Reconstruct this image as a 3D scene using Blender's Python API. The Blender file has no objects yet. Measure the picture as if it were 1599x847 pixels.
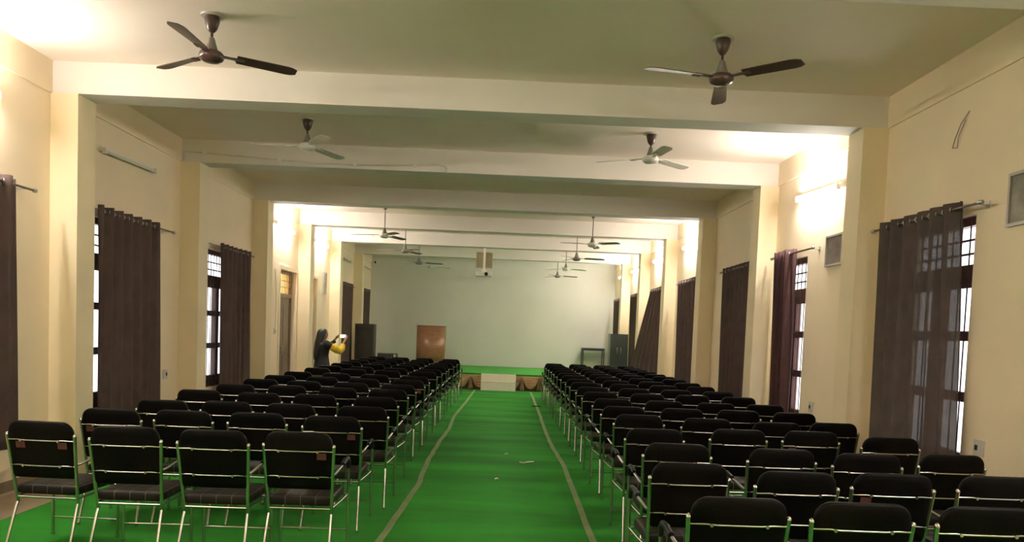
import bpy, math, random
from mathutils import Vector, Matrix
random.seed(7)
S = bpy.context.scene
COL = S.collection
PI = math.pi

# ------------------------------------------------------------------ camera
YAW, PITCH, ROLL = 0.0142, -0.0524, 0.0389
def camera_axes():
    cy, sy, cp, sp = math.cos(YAW), math.sin(YAW), math.cos(PITCH), math.sin(PITCH)
    f = Vector((sy*cp, cy*cp, sp)); r0 = Vector((cy, -sy, 0)); u0 = r0.cross(f)
    cr, sr = math.cos(ROLL), math.sin(ROLL)
    return cr*r0 + sr*u0, -sr*r0 + cr*u0, f
r_, u_, f_ = camera_axes()
cam_data = bpy.data.cameras.new('camera')
cam = bpy.data.objects.new('camera', cam_data); COL.objects.link(cam)
cam.matrix_world = Matrix(((r_.x, u_.x, -f_.x, 0), (r_.y, u_.y, -f_.y, 0), (r_.z, u_.z, -f_.z, 1.6), (0, 0, 0, 1)))
cam_data.sensor_width = 36; cam_data.lens = 1200/1599*36
cam_data.shift_y = (582.16-423.5)/1599
cam_data.clip_start = 0.05
S.camera = cam
# ------------------------------------------------------------------ light
w = bpy.data.worlds.new('daylight'); S.world = w; w.use_nodes = True
bg = w.node_tree.nodes['Background']
bg.inputs[0].default_value = (0.95, 0.94, 0.96, 1); bg.inputs[1].default_value = 0.7
TUBE_POWER = 60.0
S.view_settings.view_transform = 'Standard'; S.view_settings.look = 'None'
S.view_settings.gamma = 1; S.view_settings.use_curve_mapping = False
S.view_settings.exposure = 2.36
S.cycles.max_bounces = 10; S.cycles.diffuse_bounces = 8; S.cycles.glossy_bounces = 3
S.cycles.transparent_max_bounces = 12
S.cycles.sample_clamp_indirect = 6
S.cycles.use_denoising = True

# ------------------------------------------------------------------ materials
def mat(name, col, rough=.6, metal=0, var=0, vscale=8, bump=0, bscale=60, spec=.5, coord='Object', stretch=None, col2=None):
    m = bpy.data.materials.new(name); m.use_nodes = True
    nt = m.node_tree; b = nt.nodes['Principled BSDF']
    b.inputs['Base Color'].default_value = (*col, 1); b.inputs['Roughness'].default_value = rough
    b.inputs['Metallic'].default_value = metal; b.inputs['Specular IOR Level'].default_value = spec
    if var or bump:
        tc = nt.nodes.new('ShaderNodeTexCoord'); mp = nt.nodes.new('ShaderNodeMapping')
        nt.links.new(tc.outputs[coord], mp.inputs[0])
        if stretch: mp.inputs['Scale'].default_value = stretch
    if var:
        n = nt.nodes.new('ShaderNodeTexNoise'); n.inputs['Scale'].default_value = vscale; n.inputs['Detail'].default_value = 6
        nt.links.new(mp.outputs[0], n.inputs['Vector'])
        r = nt.nodes.new('ShaderNodeValToRGB'); r.color_ramp.elements[0].position = .3; r.color_ramp.elements[1].position = .7
        c2 = col2 or tuple(min(1, c*(1+var)) for c in col)
        r.color_ramp.elements[0].color = (*[c*(1-var) for c in col], 1); r.color_ramp.elements[1].color = (*c2, 1)
        nt.links.new(n.outputs['Fac'], r.inputs[0]); nt.links.new(r.outputs[0], b.inputs['Base Color'])
    if bump:
        n = nt.nodes.new('ShaderNodeTexNoise'); n.inputs['Scale'].default_value = bscale; n.inputs['Detail'].default_value = 4
        nt.links.new(mp.outputs[0], n.inputs['Vector'])
        bp = nt.nodes.new('ShaderNodeBump'); bp.inputs['Strength'].default_value = bump; bp.inputs['Distance'].default_value = .01
        nt.links.new(n.outputs['Fac'], bp.inputs['Height']); nt.links.new(bp.outputs[0], b.inputs['Normal'])
    return m
def emit(name, col, s):
    m = mat(name, col, .5); b = m.node_tree.nodes['Principled BSDF']
    b.inputs['Emission Color'].default_value = (*col, 1); b.inputs['Emission Strength'].default_value = s
    return m
def mix_transparent(m, fac, tint=(1, 1, 1), translucent=0):
    nt = m.node_tree; b = nt.nodes['Principled BSDF']; o = nt.nodes['Material Output']
    src = b.outputs[0]
    if translucent:
        t = nt.nodes.new('ShaderNodeBsdfTranslucent'); t.inputs[0].default_value = b.inputs['Base Color'].default_value
        for l in nt.links:
            if l.to_socket == b.inputs['Base Color']: nt.links.new(l.from_socket, t.inputs[0])
        x = nt.nodes.new('ShaderNodeMixShader'); x.inputs[0].default_value = translucent
        nt.links.new(src, x.inputs[1]); nt.links.new(t.outputs[0], x.inputs[2]); src = x.outputs[0]
    tr = nt.nodes.new('ShaderNodeBsdfTransparent'); tr.inputs[0].default_value = (*tint, 1)
    x = nt.nodes.new('ShaderNodeMixShader'); x.inputs[0].default_value = fac
    nt.links.new(src, x.inputs[1]); nt.links.new(tr.outputs[0], x.inputs[2]); nt.links.new(x.outputs[0], o.inputs[0])
    return m

M = {}
M['wall'] = mat('cream wall paint', (.90, .76, .56), .65, var=.04, vscale=1.3, bump=.06, bscale=30)
M['ceiling'] = mat('white ceiling paint', (.92, .80, .71), .7, var=.03, vscale=1.0, bump=.04, bscale=30)
M['beam'] = mat('off white beam paint', (.76, .72, .67), .7, var=.03, vscale=1.0, bump=.04, bscale=30)
M['backwall'] = mat('pale grey wall paint', (.65, .65, .60), .6, var=.05, vscale=.8, bump=.05, bscale=20)
M['pilaster'] = mat('cream pilaster paint', (.85, .73, .50), .6, var=.04, vscale=1.5, bump=.05, bscale=30)
M['concrete'] = mat('brown cement floor', (.28, .21, .14), .5, var=.18, vscale=3, bump=.1)
M['skirting'] = mat('dark skirting', (.22, .17, .11), .5, var=.1)
M['chrome'] = mat('chrome tube', (.56, .54, .50), .22, 1)
M['black'] = mat('black leatherette', (.0025, .002, .0017), .5, bump=.15, bscale=120, spec=.09)
M['rubber'] = mat('black rubber', (.008, .008, .008), .45, spec=.25)
M['tag'] = mat('dull red sticker', (.09, .025, .02), .6, var=.2, vscale=40)
M['curtain'] = mix_transparent(mat('brown curtain cloth', (.105, .070, .062), .8, var=.12, vscale=6, bump=.2, bscale=200, spec=.2), .0, translucent=.12)
M['sheer'] = mix_transparent(mat('thin brown curtain cloth', (.13, .10, .09), .8, var=.12, vscale=6, bump=.2, bscale=200, spec=.2), .17, translucent=.2)
M['rosy'] = mix_transparent(mat('rose brown curtain cloth', (.16, .085, .085), .8, var=.12, vscale=6, bump=.2, bscale=200, spec=.2), .04, translucent=.5)
M['maroon'] = mat('maroon window paint', (.15, .055, .05), .4, var=.1)
M['darkwood'] = mat('dark brown window paint', (.075, .045, .035), .45, var=.1)
M['iron'] = mat('dark iron bars', (.09, .05, .045), .4)
M['glass'] = mix_transparent(mat('window glass', (.8, .8, .8), .1), .85)
M['warmglass'] = mix_transparent(mat('frosted glass with warm light tint', (.8, .62, .35), .3), .55, (.95, .72, .42), .6)  # yellow tint stands in for warm light from the corridor behind
M['rod'] = mat('brown steel rod', (.16, .12, .09), .3, .8)
M['steel'] = mat('brushed steel', (.6, .58, .55), .3, 1)
M['white'] = mat('white plastic', (.80, .78, .72), .4)
M['offwhite'] = mat('aged white enamel', (.62, .60, .54), .35, var=.05)
M['fanbrown'] = mat('dark brown fan enamel', (.075, .042, .034), .28, var=.08)
M['fangrey'] = mat('dull grey brown fan enamel', (.20, .175, .145), .35, var=.08)
M['tube'] = emit('lit fluorescent tube', (1.0, .965, .905), TUBE_POWER)
M['tubeoff'] = mat('unlit tube', (.72, .68, .60), .2)
M['tape'] = mat('grey green tape', (.20, .26, .11), .55, var=.15, vscale=5)
M['wood'] = mat('brown veneer', (.26, .125, .065), .3, var=.22, vscale=6, stretch=(1, 1, 9))
M['woodtop'] = mat('dark veneer edge', (.12, .06, .035), .4)
M['cabinet'] = mat('dark green grey steel paint', (.055, .065, .055), .35)
M['darkcab'] = mat('near black laminate', (.035, .028, .022), .35)
M['gloss'] = mat('glossy black panel', (.04, .038, .034), .12)
M['step'] = mat('cream painted board', (.66, .62, .50), .5, var=.04)
M['gold'] = mat('golden brown satin', (.34, .20, .10), .35, var=.3, vscale=5, bump=.1, bscale=20)
M['golddark'] = mat('brown satin backing', (.09, .05, .03), .5, var=.15, vscale=5)
M['framegrey'] = mat('silver grey picture frame', (.45, .42, .37), .35, .4)
M['print'] = mat('faded grey print', (.26, .24, .21), .15, var=.35, vscale=7)
M['printdark'] = mat('dim brownish print', (.20, .16, .15), .12, var=.3, vscale=6)
M['skin'] = mat('brown skin', (.30, .15, .09), .5)
M['hair'] = mat('black hair', (.012, .010, .009), .45, bump=.5, bscale=90, stretch=(1, 1, .1))
M['dress'] = mat('black cloth', (.012, .012, .012), .8, bump=.2, bscale=80)
M['yellow'] = mat('yellow cloth', (.75, .52, .04), .7, var=.2, vscale=12)
M['screen'] = emit('phone screen', (.85, .82, .72), .17)
M['cardboard'] = mat('cream cardboard', (.55, .45, .28), .7, var=.1)
M['wire'] = mat('dull wire', (.30, .27, .22), .6)
M['mesh'] = mat('beige perforated tray', (.42, .36, .22), .5, var=.12, vscale=20)

# green carpet: worn green pile with faint bands across the hall
def carpet_mat():
    m = mat('green carpet', (.02, .19, .028), .85, bump=.5, bscale=350, spec=.25)
    nt = m.node_tree; b = nt.nodes['Principled BSDF']
    tc = nt.nodes.new('ShaderNodeTexCoord'); mp = nt.nodes.new('ShaderNodeMapping'); mp.inputs['Scale'].default_value = (.35, 1.6, 1)
    nt.links.new(tc.outputs['Object'], mp.inputs[0])
    n = nt.nodes.new('ShaderNodeTexNoise'); n.inputs['Scale'].default_value = 1.1; n.inputs['Detail'].default_value = 3
    nt.links.new(mp.outputs[0], n.inputs['Vector'])
    r = nt.nodes.new('ShaderNodeValToRGB'); r.color_ramp.elements[0].position = .35; r.color_ramp.elements[1].position = .68
    r.color_ramp.elements[0].color = (.013, .150, .008, 1); r.color_ramp.elements[1].color = (.026, .28, .020, 1)
    nt.links.new(n.outputs['Fac'], r.inputs[0]); nt.links.new(r.outputs[0], b.inputs['Base Color'])
    return m
M['carpet'] = carpet_mat()
M['stagecarpet'] = mat('lighter green stage carpet', (.045, .32, .035), .85, var=.08, vscale=2, bump=.4, bscale=300)
# plaid seat cloth: dark brown black with thin pale lines
def plaid_mat():
    m = mat('dark plaid seat cloth', (.05, .04, .035), .5, spec=.15)
    nt = m.node_tree; b = nt.nodes['Principled BSDF']
    tc = nt.nodes.new('ShaderNodeTexCoord'); sp = nt.nodes.new('ShaderNodeSeparateXYZ'); nt.links.new(tc.outputs['Object'], sp.inputs[0])
    def line(o, period, off):
        a = nt.nodes.new('ShaderNodeMath'); a.operation = 'ADD'; a.inputs[1].default_value = off+10; nt.links.new(sp.outputs[o], a.inputs[0])
        md = nt.nodes.new('ShaderNodeMath'); md.operation = 'MODULO'; md.inputs[1].default_value = period; nt.links.new(a.outputs[0], md.inputs[0])
        l = nt.nodes.new('ShaderNodeMath'); l.operation = 'LESS_THAN'; l.inputs[1].default_value = .005; nt.links.new(md.outputs[0], l.inputs[0])
        return l
    a, c = line(0, .1, 0), line(1, .085, 0)
    mx = nt.nodes.new('ShaderNodeMath'); mx.operation = 'MAXIMUM'; nt.links.new(a.outputs[0], mx.inputs[0]); nt.links.new(c.outputs[0], mx.inputs[1])
    cm = nt.nodes.new('ShaderNodeMixRGB'); cm.inputs[1].default_value = (.012, .009, .007, 1); cm.inputs[2].default_value = (.09, .08, .06, 1)
    nt.links.new(mx.outputs[0], cm.inputs[0]); nt.links.new(cm.outputs[0], b.inputs['Base Color'])
    return m
M['plaid'] = plaid_mat()

# ------------------------------------------------------------------ mesh builder
class MB:
    def __init__(s): s.v = []; s.f = []; s.sm = []
    def add(s, vs, fs, smooth=False):
        n = len(s.v); s.v += [tuple(p) for p in vs]; s.f += [tuple(i+n for i in f) for f in fs]; s.sm += [smooth]*len(fs); return s
    def box(s, x0, x1, y0, y1, z0, z1, mtx=None):
        vs = [Vector((x, y, z)) for x in (x0, x1) for y in (y0, y1) for z in (z0, z1)]
        if mtx: vs = [mtx @ p for p in vs]
        return s.add(vs, [(0, 1, 3, 2), (4, 6, 7, 5), (0, 4, 5, 1), (2, 3, 7, 6), (0, 2, 6, 4), (1, 5, 7, 3)])
    def quad(s, *p): return s.add(p, [(0, 1, 2, 3)])
    def tube(s, pts, r, n=8, caps=True, radii=None):
        pts = [Vector(p) for p in pts]; rings = []
        t0 = (pts[1]-pts[0]).normalized(); a = t0.orthogonal().normalized()
        for i, p in enumerate(pts):
            if i == 0: t = (pts[1]-pts[0]).normalized()
            elif i == len(pts)-1: t = (pts[-1]-pts[-2]).normalized()
            else: t = ((pts[i+1]-p).normalized()+(p-pts[i-1]).normalized()).normalized()
            a = (a-t*a.dot(t)).normalized(); b = t.cross(a); rr = radii[i] if radii else r
            rings.append([p+rr*(math.cos(2*PI*k/n)*a+math.sin(2*PI*k/n)*b) for k in range(n)])
        vs = [p for q in rings for p in q]
        fs = [(i*n+k, i*n+(k+1) % n, (i+1)*n+(k+1) % n, (i+1)*n+k) for i in range(len(pts)-1) for k in range(n)]
        s.add(vs, fs, True)
        if caps:
            s.add(rings[0], [tuple(reversed(range(n)))]); s.add(rings[-1], [tuple(range(n))])
        return s
    def lathe(s, prof, c=(0, 0, 0), n=20, axis='z', sx=1, sy=1):
        vs = []
        for r, z in prof:
            for k in range(n):
                a = 2*PI*k/n; x, y = r*math.cos(a)*sx, r*math.sin(a)*sy
                p = (x, y, z) if axis == 'z' else ((z, x, y) if axis == 'x' else (x, z, y))
                vs.append((c[0]+p[0], c[1]+p[1], c[2]+p[2]))
        m = len(prof)
        fs = [(i*n+k, i*n+(k+1) % n, (i+1)*n+(k+1) % n, (i+1)*n+k) for i in range(m-1) for k in range(n)]
        s.add(vs, fs, True)
        s.add(vs[:n], [tuple(reversed(range(n)))]); s.add(vs[-n:], [tuple(range(n))])
        return s
    def cushion(s, outline, d0, d1, plane, edge=.012, bulge=.006):
        """padded slab: outline list of (u,v) counter-clockwise, thickness d0..d1 along the third axis"""
        n = len(outline); cu = sum(p[0] for p in outline)/n; cv = sum(p[1] for p in outline)/n
        def ins(k, d):
            res = []
            for (a, b) in outline:
                L = math.hypot(a-cu, b-cv); f = max(0, (L-k)/L); res.append(plane(cu+(a-cu)*f, cv+(b-cv)*f, d))
            return res
        levels = [ins(edge*4, d0-bulge), ins(edge*1.0, d0), ins(edge*.3, d0+edge*.35), ins(0, d0+edge), ins(0, d1-edge), ins(edge*.3, d1-edge*.35), ins(edge*1.0, d1), ins(edge*4, d1+bulge)]
        vs = [p for l in levels for p in l]
        fs = [(i*n+k, i*n+(k+1) % n, (i+1)*n+(k+1) % n, (i+1)*n+k) for i in range(len(levels)-1) for k in range(n)]
        c0 = len(vs); vs += [plane(cu, cv, d0-bulge*1.3), plane(cu, cv, d1+bulge*1.3)]
        for k in range(n):
            fs.append((c0, (k+1) % n, k)); fs.append((c0+1, (len(levels)-1)*n+k, (len(levels)-1)*n+(k+1) % n))
        return s.add(vs, fs, True)
    def build(s, name, m, parent=None, loc=None):
        me = bpy.data.meshes.new(name); me.from_pydata(s.v, [], s.f); me.validate()
        import bmesh
        bm = bmesh.new(); bm.from_mesh(me); bmesh.ops.recalc_face_normals(bm, faces=bm.faces); bm.to_mesh(me); bm.free()
        if len(me.polygons) == len(s.sm): me.polygons.foreach_set('use_smooth', s.sm)
        me.materials.append(m)
        o = bpy.data.objects.new(name, me); COL.objects.link(o)
        if parent: o.parent = parent
        if loc: o.location = loc
        return o
def rrect(w_, h, r, r2=None, n=5, cx=0, cy=0):
    """rounded rectangle; r = radius of the top corners, r2 of the bottom ones"""
    r2 = r if r2 is None else r2; P = []
    for (sx, sy, a0, rr) in ((1, 1, 0, r), (-1, 1, 90, r), (-1, -1, 180, r2), (1, -1, 270, r2)):
        for k in range(n+1):
            a = math.radians(a0+90*k/n)
            P.append((cx+sx*(w_/2-rr)+rr*math.cos(a), cy+sy*(h/2-rr)+rr*math.sin(a)))
    return P
def tag(o, label, cat, group=None, kind=None):
    o['label'] = label; o['category'] = cat
    if group: o['group'] = group
    if kind: o['kind'] = kind
    return o
def empty(name, loc, rz=0, **k):
    o = bpy.data.objects.new(name, None); COL.objects.link(o); o.location = loc; o.rotation_euler = (0, 0, rz); o.empty_display_size = .1
    if k: tag(o, **k)
    return o
def copy_tree(o, parent=None):
    c = o.copy(); COL.objects.link(c)
    if parent: c.parent = parent
    for ch in list(o.children): copy_tree(ch, c)
    return c

# ------------------------------------------------------------------ room
WL, WR, Y0, YB, ZC, ZB = -4.37, 3.65, -1.6, 25.29, 4.0, 3.70
PL, PR = -4.11, 3.40
PY = [1.47, 4.47, 7.47, 10.42, 13.40, 16.38, 19.37, 22.35]; PT = .32
WZ0, WZ1 = .60, 2.66
left_windows = [(2.4, 3.6), (5.45, 6.75), (8.22, 9.60), (11.2, 12.75), (20.35, 21.65), (23.3, 24.5)]
left_doors = [(15.08, 16.24), (16.95, 18.02)]
right_windows = [(2.4, 3.6), (5.99, 7.15), (9.30, 10.28), (11.1, 12.35), (14.2, 15.45), (17.2, 18.35), (20.2, 21.35), (23.35, 24.5)]
def wall_mesh(x_in, x_out, holes):
    mb = MB(); ys = sorted({Y0, YB}|{h[0] for h in holes}|{h[1] for h in holes}); zs = sorted({0, ZC}|{h[2] for h in holes}|{h[3] for h in holes})
    def solid(y, z): return not any(h[0] < y < h[1] and h[2] < z < h[3] for h in holes)
    for i in range(len(ys)-1):
        for j in range(len(zs)-1):
            if solid((ys[i]+ys[i+1])/2, (zs[j]+zs[j+1])/2):
                for x in (x_in, x_out): mb.quad((x, ys[i], zs[j]), (x, ys[i+1], zs[j]), (x, ys[i+1], zs[j+1]), (x, ys[i], zs[j+1]))
    for (a, b, c, d) in holes:
        mb.quad((x_in, a, c), (x_out, a, c), (x_out, a, d), (x_in, a, d)); mb.quad((x_in, b, c), (x_out, b, c), (x_out, b, d), (x_in, b, d))
        mb.quad((x_in, a, d), (x_out, a, d), (x_out, b, d), (x_in, b, d))
        mb.quad((x_in, a, c), (x_out, a, c), (x_out, b, c), (x_in, b, c))
    return mb
hl = [(a, b, WZ0, WZ1) for a, b in left_windows]+[(a, b, 0, 2.66) for a, b in left_doors]
hr = [(a, b, WZ0, WZ1) for a, b in right_windows]
tag(wall_mesh(WL, WL-.24, hl).build('wall_left', M['wall']), 'cream painted left wall with windows and two doors', 'wall', kind='structure')
tag(wall_mesh(WR, WR+.24, hr).build('wall_right', M['wall']), 'cream painted right wall with a row of windows', 'wall', kind='structure')
tag(MB().box(WL-.24, WR+.24, YB, YB+.2, 0, ZC).build('wall_back', M['backwall']), 'pale grey wall behind the stage', 'wall', kind='structure')
tag(MB().box(WL-.24, WR+.24, Y0-.2, Y0, 0, ZC).build('wall_front', M['wall']), 'cream wall at the near end of the hall', 'wall', kind='structure')
tag(MB().box(WL-.24, WR+.24, Y0-.2, YB+.2, -.15, 0).build('floor', M['concrete']), 'brown cement floor beside the green carpet', 'floor', kind='structure')
tag(MB().box(WL-.24, WR+.24, Y0-.2, YB+.2, ZC, ZC+.15).build('ceiling', M['ceiling']), 'white ceiling between the cross beams', 'ceiling', kind='structure')
ordn = ['first', 'second', 'third', 'fourth', 'fifth', 'sixth', 'seventh', 'eighth']
n = 0
for i, y in enumerate(PY):
    n += 1; tag(MB().box(WL, WR, y, y+PT, ZB, ZC).build(f'trim_{n}', M['beam']), f'white ceiling cross beam, {ordn[i]} from the near end of the hall', 'beam', kind='structure')
for i, y in enumerate(PY):
    n += 1; tag(MB().box(WL, PL, y, y+PT, 0, ZB).build(f'trim_{n}', M['pilaster']), f'cream pilaster on the left wall, {ordn[i]} from the near end', 'pilaster', kind='structure')
    n += 1; tag(MB().box(PR, WR, y, y+PT, 0, ZB).build(f'trim_{n}', M['pilaster']), f'cream pilaster on the right wall, {ordn[i]} from the near end', 'pilaster', kind='structure')
# shallow band along the top of each side wall
for sgn, x, nm in ((1, WL, 'left'), (-1, WR, 'right')):
    mb = MB(); ys = [Y0]+[v for y in PY for v in (y, y+PT)]+[YB]
    for k in range(0, len(ys), 2): mb.box(min(x, x+sgn*.02), max(x, x+sgn*.02), ys[k], ys[k+1], ZB, ZC)
    n += 1; tag(mb.build(f'trim_{n}', M['wall']), f'shallow cream band along the top of the {nm} wall', 'trim', kind='structure')
for sgn, x, nm, doors in ((1, WL, 'left', left_doors), (-1, WR, 'right', [])):
    mb = MB(); ys = sorted([Y0]+[v for y in PY for v in (y, y+PT) if y < 20.9]+[20.9]+[v for d in doors for v in (d[0]-.09, d[1]+.09)])
    for k in range(len(ys)-1):
        mid = (ys[k]+ys[k+1])/2
        if any(y < mid < y+PT for y in PY) or any(d[0]-.1 < mid < d[1]+.1 for d in doors): continue
        mb.box(min(x, x+sgn*.012), max(x, x+sgn*.012), ys[k], ys[k+1], 0, .10)
    tag(mb.build(f'baseboard_{nm}', M['skirting']), f'dark skirting at the foot of the {nm} wall', 'baseboard', kind='structure')

# windows
def window(idx, side, y0, y1, fm, label):
    sg = -1 if side == 'left' else 1; xw = WL if side == 'left' else WR
    xc = xw+sg*.09
    root = empty(f'window_{idx}', (xc, (y0+y1)/2, WZ0), label=label, cat='window', kind='structure')
    W = y1-y0; H = WZ1-WZ0; d = .035
    f = MB(); f.box(-d, d, -W/2, -W/2+.055, 0, H); f.box(-d, d, W/2-.055, W/2, 0, H); f.box(-d, d, -W/2+.055, W/2-.055, 0, .06); f.box(-d, d, -W/2+.055, W/2-.055, H-.07, H)
    f.box(-d, d, -W/2+.055, W/2-.055, 1.58, 1.68)   # transom rail
    f.box(-d, d, -.035, .035, .06, 1.58)
    f.build('window_frame', fm, root)
    g = MB(); g.box(sg*.012-.003, sg*.012+.003, -W/2+.05, W/2-.05, .05, H-.06); g.build('pane', M['glass'], root)
    for s in (-1, 1):
        sash = MB(); a, b = (s*.035, s*(W/2-.055)); a, b = min(a, b), max(a, b)
        e = .028
        sash.box(-e, e, a, a+.045, .06, 1.58); sash.box(-e, e, b-.045, b, .06, 1.58)
        for z0_, z1_ in ((.06, .17), (.58, .66), (1.07, 1.15), (1.50, 1.58)): sash.box(-e, e, a+.045, b-.045, z0_, z1_)
        sash.build('sash', fm, root)
    bars = MB(); xb = -sg*.055
    k = int(W/.11)
    for j in range(1, k):
        y = -W/2+.0+j*W/k; bars.tube([(xb, y, .02), (xb, y, H-.02)], .006, 6)
    for z in (.12, .62, 1.12, 1.5, 1.76, 1.87): bars.box(xb-.003, xb+.003, -W/2, W/2, z-.009, z+.009)
    bars.build('grille', M['iron'], root)
    return root
k = 0
for i, (a, b) in enumerate(left_windows):
    k += 1; window(k, 'left', a, b, M['darkwood'], f'dark brown barred window on the left wall, {ordn[i]} from the near end')
for i, (a, b) in enumerate(right_windows):
    k += 1; window(k, 'right', a, b, M['maroon'], f'maroon barred window on the right wall, {ordn[i]} from the near end')
# doors
def door(idx, y0, y1, label):
    root = empty(f'door_{idx}', (WL-.13, (y0+y1)/2, 0), label=label, cat='door', kind='structure'); W = y1-y0
    fm = mat('brown grey door paint', (.20, .15, .10), .5, var=.08); fr = M['skirting']
    f = MB(); f.box(-.05, .05, -W/2, -W/2+.06, 0, 2.66); f.box(-.05, .05, W/2-.06, W/2, 0, 2.66); f.box(-.05, .05, -W/2+.06, W/2-.06, 2.60, 2.66); f.box(-.05, .05, -W/2+.06, W/2-.06, 2.12, 2.20)
    f.build('door_frame', fr, root)
    for s in (-1, 1):
        a, b = sorted((s*.002, s*(W/2-.062)))
        lf = MB(); lf.box(-.02, .015, a, b, .01, 2.12)
        for z0_, z1_ in ((.15, .95), (1.1, 1.98)): 
            lf.box(.015, .022, a+.09, b-.09, z0_, z1_)
        l = lf.build('door_leaf', fm, root)
        MB().tube([(.02, s*.05, .98), (.055, s*.05, .98), (.055, s*.05, 1.14), (.02, s*.05, 1.14)], .008).build('door_handle', M['steel'], l)
    MB().box(-.006, .0, -W/2+.06, W/2-.06, 2.20, 2.60).build('transom_pane', M['warmglass'], root)
    g = MB()
    for j in range(1, 9): g.tube([(.03, -W/2+.06+j*(W-.12)/9, 2.20), (.03, -W/2+.06+j*(W-.12)/9, 2.60)], .006, 6)
    for z in (2.33, 2.46): g.box(.025, .035, -W/2+.06, W/2-.06, z-.006, z+.006)
    g.build('grille', M['iron'], root)
    a = MB(); 
    for s in (-1, 1):
        y = s*(W/2+.04); a.box(.13, .15, y-.04, y+.04, 0, 2.74)
    a.box(.13, .15, -W/2, W/2, 2.66, 2.74); a.build('architrave', M['wall'], root)
door(1, *left_doors[0], 'brown double door with barred transom on the left wall, nearer one')
door(2, *left_doors[1], 'brown double door on the left wall behind the fourth pilaster')

# ------------------------------------------------------------------ stage
st = empty('stage', (0, 20.93, 0), label='low stage with green carpet top and golden draped skirt', cat='stage')
MB().box(WL+.01, WR-.01, .03, 4.35, .0, .44).build('platform', M['golddark'], st)
# keep clear of the last pilasters
MB().box(PL+.005, PR-.005, 0, 4.34, .44, .455).build('stage_carpet', M['stagecarpet'], st)
MB().box(PL+.005, PR-.005, -.004, 0, .405, .455).build('carpet_edge', M['carpet'], st)
nsw = 16; x0s, x1s = PL+.02, PR-.02; ws = (x1s-x0s)/nsw
for j in range(nsw):
    cx = x0s+(j+.5)*ws; nx, nz = 18, 14; vs = []; fs = []
    for a in range(nz+1):
        for b in range(nx+1):
            u = b/nx*2-1; t = a/nz
            top = .41; depth = .36*(1-abs(u)**2.2)*.88+.05
            z = top-t*depth*.98
            yy = -.008-.034*math.sin(t*PI*5)**2*(1-abs(u)**3)-.03*math.sin(t*PI)
            vs.append((cx+u*ws/2*.98, yy, max(.01, z))); 
    fs = [(a*(nx+1)+b, a*(nx+1)+b+1, (a+1)*(nx+1)+b+1, (a+1)*(nx+1)+b) for a in range(nz) for b in range(nx)]
    mb = MB(); mb.add(vs, fs, True); o = mb.build('swag', M['gold'], st)
    sm = o.modifiers.new('thick', 'SOLIDIFY'); sm.thickness = .004
for j in range(nsw+1):   # gathered tails between swags
    cx = x0s+j*ws; vs = []; nx, nz = 16, 6
    for a in range(nz+1):
        for b in range(nx+1):
            u = b/nx*2-1; t = a/nz; wd = .022+.05*t
            vs.append((cx+u*wd, -.045-.018*math.cos(u*PI*3.5), .41-.39*t))
    fs = [(a*(nx+1)+b, a*(nx+1)+b+1, (a+1)*(nx+1)+b+1, (a+1)*(nx+1)+b) for a in range(nz) for b in range(nx)]
    o = MB().add(vs, fs, True).build('tail', M['gold'], st); sm = o.modifiers.new('thick', 'SOLIDIFY'); sm.thickness = .004
sb = empty('stage_step', (-.065, 20.66, 0), label='cream two-tier step block in front of the stage in the middle of the aisle', cat='step')
MB().box(-.47, .47, 0, .13, .009, .235).build('lower_step', M['step'], sb)
MB().box(-.47, .47, .13, .19, .009, .455).build('upper_step', M['step'], sb)
MB().box(-.472, .472, -.006, .02, .235, .245).build('nosing', M['cardboard'], sb)

# carpet and tapes
tag(MB().box(-3.79, 3.62, -1.2, 20.9, 0, .008).build('floor_carpet', M['carpet']), 'bright green carpet covering the aisle and the floor under the chairs', 'carpet')
def ribbon(name, pts, wd, label):
    vs = []; N = len(pts)
    P = []
    for i in range(N-1):
        for q in range(6):
            t = q/6; P.append((pts[i][0]*(1-t)+pts[i+1][0]*t+random.uniform(-.006, .006), pts[i][1]*(1-t)+pts[i+1][1]*t))
    P.append(pts[-1]); mb = MB()
    for (x, y) in P: vs += [(x-wd/2, y, .0085), (x+wd/2, y, .0085), (x+wd/2, y, .0105), (x-wd/2, y, .0105)]
    fs = []
    for i in range(len(P)-1):
        for q in range(4): fs.append((i*4+q, i*4+(q+1) % 4, (i+1)*4+(q+1) % 4, (i+1)*4+q))
    mb.add(vs, fs); tag(mb.build(name, M['tape']), label, 'tape', 'tape lines along the aisle')
ribbon('floor_tape', [(-.87, 2.5), (-.856, 5.66), (-.80, 7.74), (-.845, 9.2), (-.835, 10.9), (-.80, 12.3), (-.834, 14.3), (-.76, 17), (-.70, 20.2), (-.69, 20.62)], .055, 'grey green tape line on the carpet along the left side of the aisle')
ribbon('floor_tape', [(.74, 2.5), (.757, 5.87), (.80, 9.18), (.75, 11.3), (.763, 12.85), (.79, 15), (.80, 18), (.815, 20.62)], .055, 'grey green tape line on the carpet along the right side of the aisle')
def scrap(pts, r, label, m='white'):
    tag(MB().tube([(x, y, .010+r) for x, y in pts], r, 6).build('litter_scrap', M[m]), label, 'litter')
scrap([(.27, 9.33), (.31, 9.28), (.37, 9.36), (.44, 9.40)], .007, 'thin white curved scrap lying on the carpet towards the right of the aisle')
scrap([(-.02, 8.2), (.0, 8.24), (.01, 8.21)], .008, 'tiny pale speck of litter, nearest one in the middle of the aisle')
scrap([(.09, 9.9), (.11, 9.94), (.13, 9.92)], .008, 'tiny pale speck of litter just beyond the white curved scrap')
scrap([(.70, 16.6), (.78, 16.55), (.88, 16.62)], .010, 'short dark scrap lying across the right tape line near the stage', 'rubber')

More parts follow.
